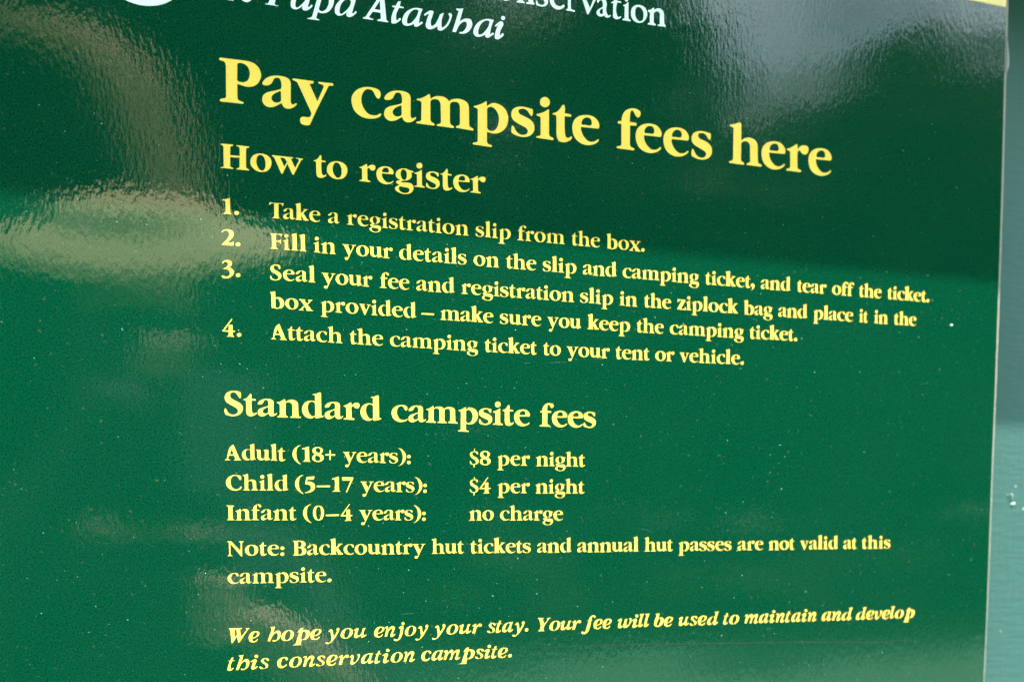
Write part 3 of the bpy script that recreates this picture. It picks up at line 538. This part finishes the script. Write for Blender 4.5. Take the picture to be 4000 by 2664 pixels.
for nm, lab in (('te', 'white italic words "Te Papa Atawhai"'), ('con', 'white roman word "Conservation", cut by the frame')):
    V, F = [], []
    for i, s in enumerate(WHITE[nm]):
        vs, fs = fill([[(a/20000, b/20000) for a, b in smooth_contour(c)] for c in parse(s)])
        b0 = len(V); V += [P(a, b, T_TEXT - (i % 3)*.000006) for a, b in vs]; F += [tuple(b0+i2 for i2 in f) for f in fs]
    letter_obj('lettering', V, F, M_white, lab)

# ------------------------------------------------------------------ panel
EDGE = [(0.9228, -0.86), (0.9229, -0.70), (0.92323, -0.5932), (0.9240, -0.5148), (0.92517, -0.4268), (0.92585, -0.3378), (0.9260, -0.2478), (0.92586, -0.1569),
        (0.92513, -0.065), (0.92498, 0.0279), (0.92463, 0.1216), (0.92342, 0.205), (0.9225, 0.33), (0.922, 0.46)]
YB = -0.59319
def sheet(name, edge, xl, mat, yf, yb, label=None):
    vs, fs = [], []
    n = len(edge)
    for (x, y) in edge: vs += [P(xl, y, yf), P(x, y, yf)]
    for i in range(n-1): fs.append((2*i, 2*i+2, 2*i+3, 2*i+1))
    b = len(vs)
    for (x, y) in edge: vs += [P(xl, y, yb), P(x, y, yb)]
    for i in range(n-1):
        fs.append((b+2*i, b+2*i+1, b+2*i+3, b+2*i+2))
        fs.append((2*i+1, 2*i+3, b+2*i+3, b+2*i+1)); fs.append((2*i, b+2*i, b+2*i+2, 2*i+2))
    fs.append((0, 1, b+1, b)); fs.append((2*n-2, b+2*n-2, b+2*n-1, 2*n-1))
    o = mesh(name, vs, fs, mat, sign, off=SIGN_AT)
    if label: o['label'] = label
    return o
XL = -0.50
green_edge = [e for e in EDGE if e[1] >= -0.5932]
yellow_edge = [e for e in EDGE if e[1] < -0.5932] + [(0.92323, YB-0.0003)]
green_edge[0] = (0.92323, YB)
sheet('printed_panel', green_edge, XL, M_green, 0.0, 0.0012)
sheet('top_band', yellow_edge, XL, M_yellow, 0.0, 0.0012, 'plain yellow band along the top of the sign')
random.seed(3)
def edge_at(y):
    for (x0, y0), (x1, y1) in zip(EDGE, EDGE[1:]):
        if y0 <= y <= y1: return x0+(x1-x0)*(y-y0)/(y1-y0)
    return EDGE[-1][0]
core = []
n_ = 140
for i in range(n_+1):
    y = -0.86 + (0.46+0.86)*i/n_
    t = min(1, max(0, (y+.62)/.75))
    core.append((edge_at(y) + (0.0062*(1-t) + .0042*t) + random.uniform(-.00022, .00022), y))
sheet('panel_core', core, XL-.003, M_core, 0.0016, 0.0046, 'raw off-white edge of the panel')
# grey lump of sealant squeezed out by the right edge
bm = bmesh.new()
ys = [-.563, -.556, -.546, -.537, -.530, -.524, -.519]; ww = [.0003, .0022, .0038, .0048, .0050, .0032, .0003]
rows = []
for y, wv in zip(ys, ww):
    x0 = edge_at(y)+.0042
    rows.append([bm.verts.new(P(x0+wv*a, y, 0.0014-.0006*b*(wv/.005)) - SIGN_AT) for a, b in ((0, 0), (.25, .8), (.6, 1), (.9, .6), (1.05, -1.5))])
for r0, r1 in zip(rows, rows[1:]):
    for i in range(4): bm.faces.new((r0[i], r1[i], r1[i+1], r0[i+1]))
bm_obj('sealant', bm, M_seal, sign, True)
# white disc of the emblem, only its lower rim reaches into the picture
a_, b_, c_ = Vector((-.04464, -.4537)), Vector((-.0225, -.45157)), Vector((-.00394, -.45993))
def circ(a, b, c):
    d = 2*(a.x*(b.y-c.y)+b.x*(c.y-a.y)+c.x*(a.y-b.y))
    ux = (a.length_squared*(b.y-c.y)+b.length_squared*(c.y-a.y)+c.length_squared*(a.y-b.y))/d
    uy = (a.length_squared*(c.x-b.x)+b.length_squared*(a.x-c.x)+c.length_squared*(b.x-a.x))/d
    return ux, uy, math.hypot(a.x-ux, a.y-uy)
ux, uy, rr = circ(a_, b_, c_)
print('disc', ux, uy, rr)
vs = [P(ux+rr*math.cos(t), uy+rr*math.sin(t), T_TEXT) for t in [i/64*2*math.pi for i in range(64)]]
letter_obj('emblem', vs, [tuple(range(64))], M_white, 'round white emblem at the top left, cut by the frame')
# dust and grit: tiny flecks caught in the clear film
k = N('pale_grit'); k.p(Roughness=.35); k.b.inputs['Base Color'].default_value = (.17, .30, .23, 1); M_grit = k.m
def flecks(name, n, box_, smin, smax, mat, y0, parent, seed, off):
    random.seed(seed); V, F = [], []
    for _ in range(n):
        X = random.uniform(box_[0], box_[1]); Y = random.uniform(box_[2], box_[3])
        s = smin + (smax-smin)*random.random()**4
        c = P(X, Y, y0); b = len(V); kx = random.randint(4, 6); a0 = random.random()*6.3; el = random.uniform(.35, 1)
        for i in range(kx):
            a = a0 + i/kx*6.283; r = s*random.uniform(.6, 1)
            dx, dz = r*math.cos(a), r*math.sin(a)*el
            V.append(c + Vector((dx, 0, dz)))
        V.append(c + Vector((0, -s*.35, 0)))
        for i in range(kx): F.append((b+i, b+(i+1) % kx, b+kx))
    o = mesh(name, V, F, mat, parent, off=off); o['kind'] = 'stuff'; return o
flecks('grit', 2300, (-.17, .91, -.57, .22), .00008, .00038, M_grit, -.0001, sign, 11, SIGN_AT)
k = N('white_chip'); k.p(Roughness=.6); k.b.inputs['Base Color'].default_value = (.42, .50, .46, 1); M_chip = k.m
def chip(x, y, s, seed, yy, off, parent, name='chip', mat=None, el=.55, rot=.4):
    random.seed(seed); V, F = [], []
    c = P(x, y, yy); n = 9
    for i in range(n):
        a = i/n*6.283; r = s*random.uniform(.55, 1.1)
        dx, dz = r*math.cos(a), r*math.sin(a)*el
        V.append(c + Vector((dx*math.cos(rot)-dz*math.sin(rot), 0, dx*math.sin(rot)+dz*math.cos(rot))))
    V.append(c + Vector((s*.1, -s*.45, s*.12)))
    for i in range(n): F.append((i, (i+1) % n, n))
    return mesh(name, V, F, mat or M_chip, parent, off=off)
chip(.8590, -.2225, .0011, 5, -.00005, SIGN_AT, sign)['label'] = 'white chip in the film near the right edge'

M_scr = plain('dark_streak', (0.0, .016, .008), .8)  # darker green for the thin streak low on the film
M_scp = plain('pale_scratch', (.12, .24, .18), .5)
def px_plane(px, py):
    rx, ry = (px-2044.14)/3976.04, (py-2284.75)/3976.04
    d = right*rx + down*ry + fwd
    return d.x/d.y, -d.z/d.y
def scratch_streak(pts_, w, mat, seed, label=None):
    random.seed(seed); V, F = [], []; P_ = [px_plane(*q) for q in pts_]; n = 40
    for i in range(n+1):
        t = i/n*(len(P_)-1); k0 = min(int(t), len(P_)-2); f = t-k0
        X = P_[k0][0]*(1-f)+P_[k0+1][0]*f; Y = P_[k0][1]*(1-f)+P_[k0+1][1]*f + random.uniform(-.0003, .0003)
        h = w*(.25+.75*math.sin(math.pi*(i+.5)/(n+1)))*random.uniform(.5, 1.1)
        V += [P(X, Y-h, -.00002), P(X, Y+h, -.00002)]
    for i in range(n): F.append((2*i, 2*i+1, 2*i+3, 2*i+2))
    o = mesh('scratch_streak', V, F, mat, sign, off=SIGN_AT)
    if label: o['label'] = label
scratch_streak([(1990, 2531), (2500, 2515), (2950, 2509), (3420, 2506), (3560, 2500)], .0007, M_scr, 4, 'thin dark streak across the film below the last line')
for i, q in enumerate([[(2045, 1418), (2071, 1419)], [(2320, 1404), (2362, 1401)], [(2140, 1417), (2215, 1414)], [(2500, 2063), (2560, 2080)], [(1560, 2398), (1620, 2394)], [(3200, 1980), (3212, 1996)], [(2360, 1522), (2376, 1524)], [(700, 1690), (716, 1700)]]):
    scratch_streak(q, .00009, M_scp, 30+i)

# ------------------------------------------------------------------ board behind the sign
GAP = 0.0230
BO = Vector((0.2, GAP, 0))
board = empty('notice_board', BO)
tag(board, 'teal painted notice board of brushed timber behind the green sign, with a small cap roof', 'notice board')
bm = bmesh.new(); box(bm, -0.42, 0.76, GAP, GAP+.018, ZC-.42, ZC+.66, .002)
bmesh.ops.translate(bm, verts=bm.verts, vec=-BO); bm_obj('backing_panel', bm, M_board, board)
for x in (-0.40, 0.68):
    bm = bmesh.new(); box(bm, x, x+.09, GAP+.019, GAP+.109, -.3, ZC+.66, .003)
    bmesh.ops.translate(bm, verts=bm.verts, vec=-BO); bm_obj('post', bm, M_board, board)
for x in (-0.16, 0.17, 0.40):
    bm = bmesh.new(); box(bm, x, x+.03, .0048, GAP-.0003, ZC-.2, ZC+.38, .001)
    bmesh.ops.translate(bm, verts=bm.verts, vec=-BO); bm_obj('spacer_batten', bm, M_board, board)
TANP = SUN.z/-SUN.y
OV = 0.062
zcap = ZC + .2730*D + OV*TANP
bm = bmesh.new(); box(bm, -0.50, 0.84, -OV, GAP+.18, zcap, zcap+.02, .0015)
bmesh.ops.translate(bm, verts=bm.verts, vec=-BO); bm_obj('cap_board', bm, M_board, board)
# gouges and a paint run on the board
M_gouge = plain('chipped_paint', (0.42, 0.52, 0.46), .6)
def pos_board(px, py):
    rx, ry = (px-2044.14)/3976.04, (py-2284.75)/3976.04
    d = right*rx + down*ry + fwd
    t = (D+GAP)/d.y
    return Vector((0, -D, ZC)) + d*t
def bchip(px, py, s, seed, rot, el):
    q = pos_board(px, py); o = chip(q.x/D, (ZC-q.z)/D, s, seed, GAP-.00005, BO, board, 'paint_chip', M_gouge, el, rot)
bchip(3957, 1968, .0024, 3, .3, .45); bchip(3950, 1940, .0030, 8, 1.75, .22); bchip(3938, 1934, .0015, 9, -.6, .3)
bchip(3998, 1988, .0015, 4, .2, .5); bchip(3908, 2464, .0012, 12, -1.0, .5); bchip(3966, 1900, .0010, 13, .3, .5)
# ------------------------------------------------------------------ place behind the camera (it shows in the gloss of the sign)
def sheet_ground(name, pts, z, mat):
    o = mesh(name, [(x, y, z) for x, y in pts], [tuple(range(len(pts)))], mat); o['kind'] = 'structure'; return o
sheet_ground('ground', [(-150, -150), (150, -150), (150, 150), (-150, 150)], 0.0, M_floor)
bm = bmesh.new()
random.seed(5)
edge_pts = [(-9, 3), (-8.5, -2), (-5, -4.2), (-1.5, -5.0), (.35, -6.5), (1.2, -9.0), (2.0, -10.4), (3.5, -9.7), (5.2, -9.5), (7.1, -8.9), (8.8, -9.0), (12, -9.4), (15, -6), (15, 3)]
sheet_ground('lawn', edge_pts, 0.012, M_gravel)
k = N('dark_leaves'); k.p(Roughness=.55)
k.l(k.ramp(k.noise(2.5, 3, .5), (.35, (.006, .016, .006)), (.65, (.016, .032, .011))), k.b.inputs['Base Color']); M_leaf = k.m
M_bark = plain('tree_bark', (.10, .075, .05), .9, 0, .3, 12, .01)
def crown_mesh(seed, n, rx, rz, zc_):
    random.seed(seed); V, F = [], []
    blobs = [(Vector((random.gauss(0, rx*.45), random.gauss(0, rx*.45), zc_+random.uniform(-rz*.8, rz*.75))), random.uniform(.45, .8)) for _ in range(16)]
    for _ in range(n):
        c, r = random.choice(blobs)
        d = Vector((random.gauss(0, 1), random.gauss(0, 1), random.gauss(0, .8))).normalized()*r*random.uniform(.55, 1.05)
        p = c + d; s = random.uniform(.05, .12)
        u = Vector((random.gauss(0, 1), random.gauss(0, 1), random.gauss(0, 1))).normalized(); v = u.orthogonal().normalized()
        b = len(V); V += [p-u*s, p+v*s*.5, p+u*s, p-v*s*.5]; F.append((b, b+1, b+2, b+3))
    me = bpy.data.meshes.new('crown'); me.from_pydata(V, [], F); me.materials.append(M_leaf); return me
def trunk_mesh(seed, h):
    random.seed(seed); bm = bmesh.new(); rings = []
    for i in range(9):
        t = i/8; r = .16*(1-t)**.7+.03; cx = .15*math.sin(t*3+seed); cy = .12*math.cos(t*2.3+seed)
        rings.append([bm.verts.new((cx+r*math.cos(a/9*6.283), cy+r*math.sin(a/9*6.283), t*h)) for a in range(9)])
    for a, b in zip(rings, rings[1:]):
        for i in range(9): bm.faces.new((a[i], a[(i+1) % 9], b[(i+1) % 9], b[i]))
    me = bpy.data.meshes.new('trunk'); bm.to_mesh(me); bm.free(); me.materials.append(M_bark); return me
kinds = [(crown_mesh(s, 5200, 1.25, 2.3, 3.1), trunk_mesh(s, 4.6)) for s in (1, 2, 3)]
TREES = []
# dense undergrowth behind and between the trunks
random.seed(77); V, F = [], []
for _ in range(26000):
    a = random.uniform(-1, 1); x = a*28; y = -random.uniform(12.5, 16) + abs(a)*3.0; z = random.random()**.8*4.6
    p = Vector((x, y, z)); s = random.uniform(.12, .3)
    u = Vector((random.gauss(0, 1), random.gauss(0, 1), random.gauss(0, 1))).normalized(); v = u.orthogonal().normalized()
    b = len(V); V += [p-u*s, p+v*s*.6, p+u*s, p-v*s*.6]; F.append((b, b+1, b+2, b+3))
tag(mesh('undergrowth', V, F, M_leaf), 'dark undergrowth filling the forest edge behind the clearing', 'undergrowth', None, 'stuff')
random.seed(21)
# (x, y, height) skyline seen in the gloss: a notch of sky up to the right, high crowns to the left
for i in range(30):
    X = -1.55 + i*0.105
    dist = 11.6 + (i % 3)*1.0
    # skyline in units of distance
    prof = [(-1.6, .70), (.2, .70), (.32, .64), (.40, .57), (.50, .51), (.58, .475), (.63, .51), (.68, .62), (.76, .69), (.84, .66), (.91, .56), (1.0, .51), (1.7, .51)]
    for (x0, h0), (x1, h1) in zip(prof, prof[1:]):
        if x0 <= X <= x1: hh = h0+(h1-h0)*(X-x0)/(x1-x0)
    TREES.append((X*(dist+D), -dist, ZC + hh*(dist+D) + random.uniform(-.15, .15)))
for i, (x, y, h) in enumerate(TREES):
    cm, tm = kinds[i % 3]
    s = h/5.9
    t = empty('forest_tree', (x, y, 0)); t.rotation_euler = (0, 0, i*2.1); t.scale = (s*1.05, s*1.05, s)
    tag(t, 'dark leafy tree at the edge of the clearing, seen only as a blurred reflection', 'tree', 'trees reflected in the sign')
    for nm, me in (('crown', cm), ('trunk', tm)):
        link(bpy.data.objects.new(nm, me), t)
# ------------------------------------------------------------------ the person taking the picture (seen only as a smeared reflection)
M_skin = plain('skin', (.66, .44, .31), .5, 0, .1, 20)
M_cloth = plain('navy_cloth', (.022, .028, .045), .9, 0, .2, 60)
M_hat = plain('straw_hat', (.60, .47, .23), .8, 0, .15, 90)
M_phone = plain('phone_shell', (.22, .27, .34), .3, .1)
HX, HY = -0.05, -0.80
def skin_body(name, V, E, Rr, mat, parent, sub=2):
    me = bpy.data.meshes.new(name); me.from_pydata(V, E, []); me.materials.append(mat)
    o = link(bpy.data.objects.new(name, me), parent)
    md = o.modifiers.new('skin', 'SKIN'); md.use_smooth_shade = True
    if not me.skin_vertices: me.skin_vertices.new() if hasattr(me.skin_vertices, 'new') else None
    sv = me.skin_vertices[0].data
    for i, r in enumerate(Rr): sv[i].radius = (r if isinstance(r, tuple) else (r, r)); sv[i].use_root = (i == 0)
    o.modifiers.new('sub', 'SUBSURF').levels = sub; o.modifiers['sub'].render_levels = sub
    return o
per = empty('person', (HX, -1.0, 0))
tag(per, 'person in a straw sun hat holding up a phone, seen only as a smeared reflection', 'person')
def L3(x, y, z): return (x-HX, y+1.0, z)
h0 = ZC
V = [L3(HX, -1.0, h0-.52), L3(HX, -.99, h0-.30), L3(HX, -.97, h0-.10), L3(HX, -.92, h0+.0), L3(HX, HY-.04, h0+.12), L3(HX, HY-.02, h0+.20), L3(HX, HY-.03, h0+.27),
     L3(HX+.17, -.97, h0-.08), L3(.21, -.76, h0-.28), L3(.125, -.63, h0-.165), L3(.05, -.575, h0-.105),
     L3(HX-.17, -.97, h0-.08), L3(-.30, -.92, h0-.26), L3(-.17, -.74, h0-.03), L3(-.05, -.59, h0+.125),
     L3(HX+.09, -1.0, h0-.60), L3(HX+.11, -.98, h0-.98), L3(HX+.12, -1.02, .08), L3(HX-.09, -1.0, h0-.60), L3(HX-.11, -.98, h0-.98), L3(HX-.12, -1.02, .08)]
E = [(0, 1), (1, 2), (2, 3), (3, 4), (4, 5), (5, 6), (2, 7), (7, 8), (8, 9), (9, 10), (2, 11), (11, 12), (12, 13), (13, 14), (0, 15), (15, 16), (16, 17), (0, 18), (18, 19), (19, 20)]
Rr = [(.15, .11), (.14, .10), (.15, .10), .055, .065, .085, .07, .055, .042, .036, .026, .055, .042, .036, .026, .085, .058, .04, .085, .058, .04]
skin_body('body', V, E, Rr, M_skin, per)
Vs = V[:4]+[V[7], V[8], V[11], V[12], V[13], V[14]]
skin_body('shirt', Vs, [(0, 1), (1, 2), (2, 3), (2, 4), (4, 5), (2, 6), (6, 7), (7, 8), (8, 9)], [(.18, .14), (.18, .14), (.20, .16), .10, .072, .05, .072, .056, .048, .034], M_cloth, per)
Vt = [V[0], V[15], V[16], V[17], V[18], V[19], V[20]]
skin_body('trousers', Vt, [(0, 1), (1, 2), (2, 3), (0, 4), (4, 5), (5, 6)], [(.165, .125), .10, .075, .06, .10, .075, .06], M_cloth, per)
skin_body('face_cover', [V[3], L3(HX, HY-.05, h0+.08), L3(HX, HY-.02, h0+.18), L3(HX, HY-.03, h0+.26)], [(0, 1), (1, 2), (2, 3)], [.09, .09, .096, .084], M_cloth, per)  # dark cover added over the head so no face shows in the reflection
for sx_ in (.12, -.12):
    bm = bmesh.new(); box(bm, sx_-.05, sx_+.05, -.12+1.0-1.0, .14, .0, .09, .02); bm_obj('shoe', bm, M_cloth, per)
# fingers round the phone
for (bx, by, bz, dx, dz, n_) in ((.050, -.575, h0-.125, -.028, .006, 4), (-.040, -.570, h0+.135, .010, .026, 3)):
    for i in range(n_):
        ox, oz = (0, i*.017) if n_ == 4 else (i*.017, 0)
        Vf = [L3(bx+ox, by, bz+oz), L3(bx+ox+dx*.5, by+.022, bz+oz+dz*.5), L3(bx+ox+dx, by+.036, bz+oz+dz), L3(bx+ox+dx*1.6, by+.034, bz+oz+dz*1.3)]
        skin_body('finger', Vf, [(0, 1), (1, 2), (2, 3)], [.010, .0095, .009, .0075], M_skin, per, 1)
# hat: lathe with a wide drooping brim
bm = bmesh.new(); prof = [(.0, .022), (.05, .021), (.080, .018), (.097, .010), (.100, .0), (.125, -.008), (.165, -.02), (.185, -.034), (.184, -.038), (.16, -.026), (.095, -.008)]
rings = []
for r, z in prof:
    rings.append([bm.verts.new((r*math.cos(a/40*6.2832), r*1.1*math.sin(a/40*6.2832), z + .006*math.sin(a/40*6.2832*3)*(r > .11))) for a in range(40)] if r else [bm.verts.new((0, 0, z))])
for a, b in zip(rings, rings[1:]):
    for i in range(40):
        j = (i+1) % 40
        if len(a) == 1: bm.faces.new((a[0], b[i], b[j]))
        else: bm.faces.new((a[i], b[i], b[j], a[j]))
hat = bm_obj('sun_hat', bm, M_hat, per, True)
hat.location = L3(HX-.0, HY-.02, h0+.352); hat.rotation_euler = (math.radians(-22), math.radians(-5), 0)
ph = empty('phone', (0.03, -.53, ZC))
tag(ph, 'grey smartphone held up to photograph the sign, seen only as a faint reflection', 'phone')
bm = bmesh.new(); box(bm, -.035, .045, -.006, .002, -.012, .135, .003); bm_obj('shell', bm, M_phone, ph)
bm = bmesh.new(); box(bm, -.033, -.003, .0025, .005, -.010, .02, .001); bm_obj('lens_plate', bm, M_dark, ph)

# leaning stem added to mirror as a tan streak above the hat
M_pale = plain('streak_bark', (.56, .38, .19), .85, 0, .3, 14, .004)
lt = empty('added_leaning_stem', (-.12, -3.6, 0))
tag(lt, 'pale leaning stem added behind the person, shaped to reflect as a tan streak in the gloss', 'tree')
pts = [(-.04, .36, .085), (-.04, .1, .08), (-.035, -.12, .075), (-.015, -.24, .075), (-.006, -.285, .085), (-.014, -.323, .10), (-.028, -.356, .11), (-.048, -.382, .10), (-.072, -.404, .075), (-.114, -.418, .045), (-.17, -.425, .03), (-.25, -.42, .015)]
bm = bmesh.new(); rings = []; dd = 3.6 + D
for i, (X, Y, r) in enumerate(pts):
    c = Vector((X*dd+.12, .05*math.sin(i), ZC-Y*dd))
    a0 = pts[max(i-1, 0)]; a1 = pts[min(i+1, len(pts)-1)]
    dr = Vector(((a1[0]-a0[0]), 0, -(a1[1]-a0[1]))).normalized(); u = Vector((0, 1, 0)); v = dr.cross(u)
    rings.append([bm.verts.new(c + (u*math.cos(q/14*6.283)+v*math.sin(q/14*6.283))*r*(1+.08*math.sin(q*2.3+i))) for q in range(14)])
for a, b in zip(rings, rings[1:]):
    for i in range(14): bm.faces.new((a[i], a[(i+1) % 14], b[(i+1) % 14], b[i]))
bm_obj('trunk', bm, M_pale, lt, True)
cw = link(bpy.data.objects.new('crown', kinds[1][0]), lt); cw.scale = (.4, .4, .3); cw.location = (-1.9, -.2, ZC+.9)
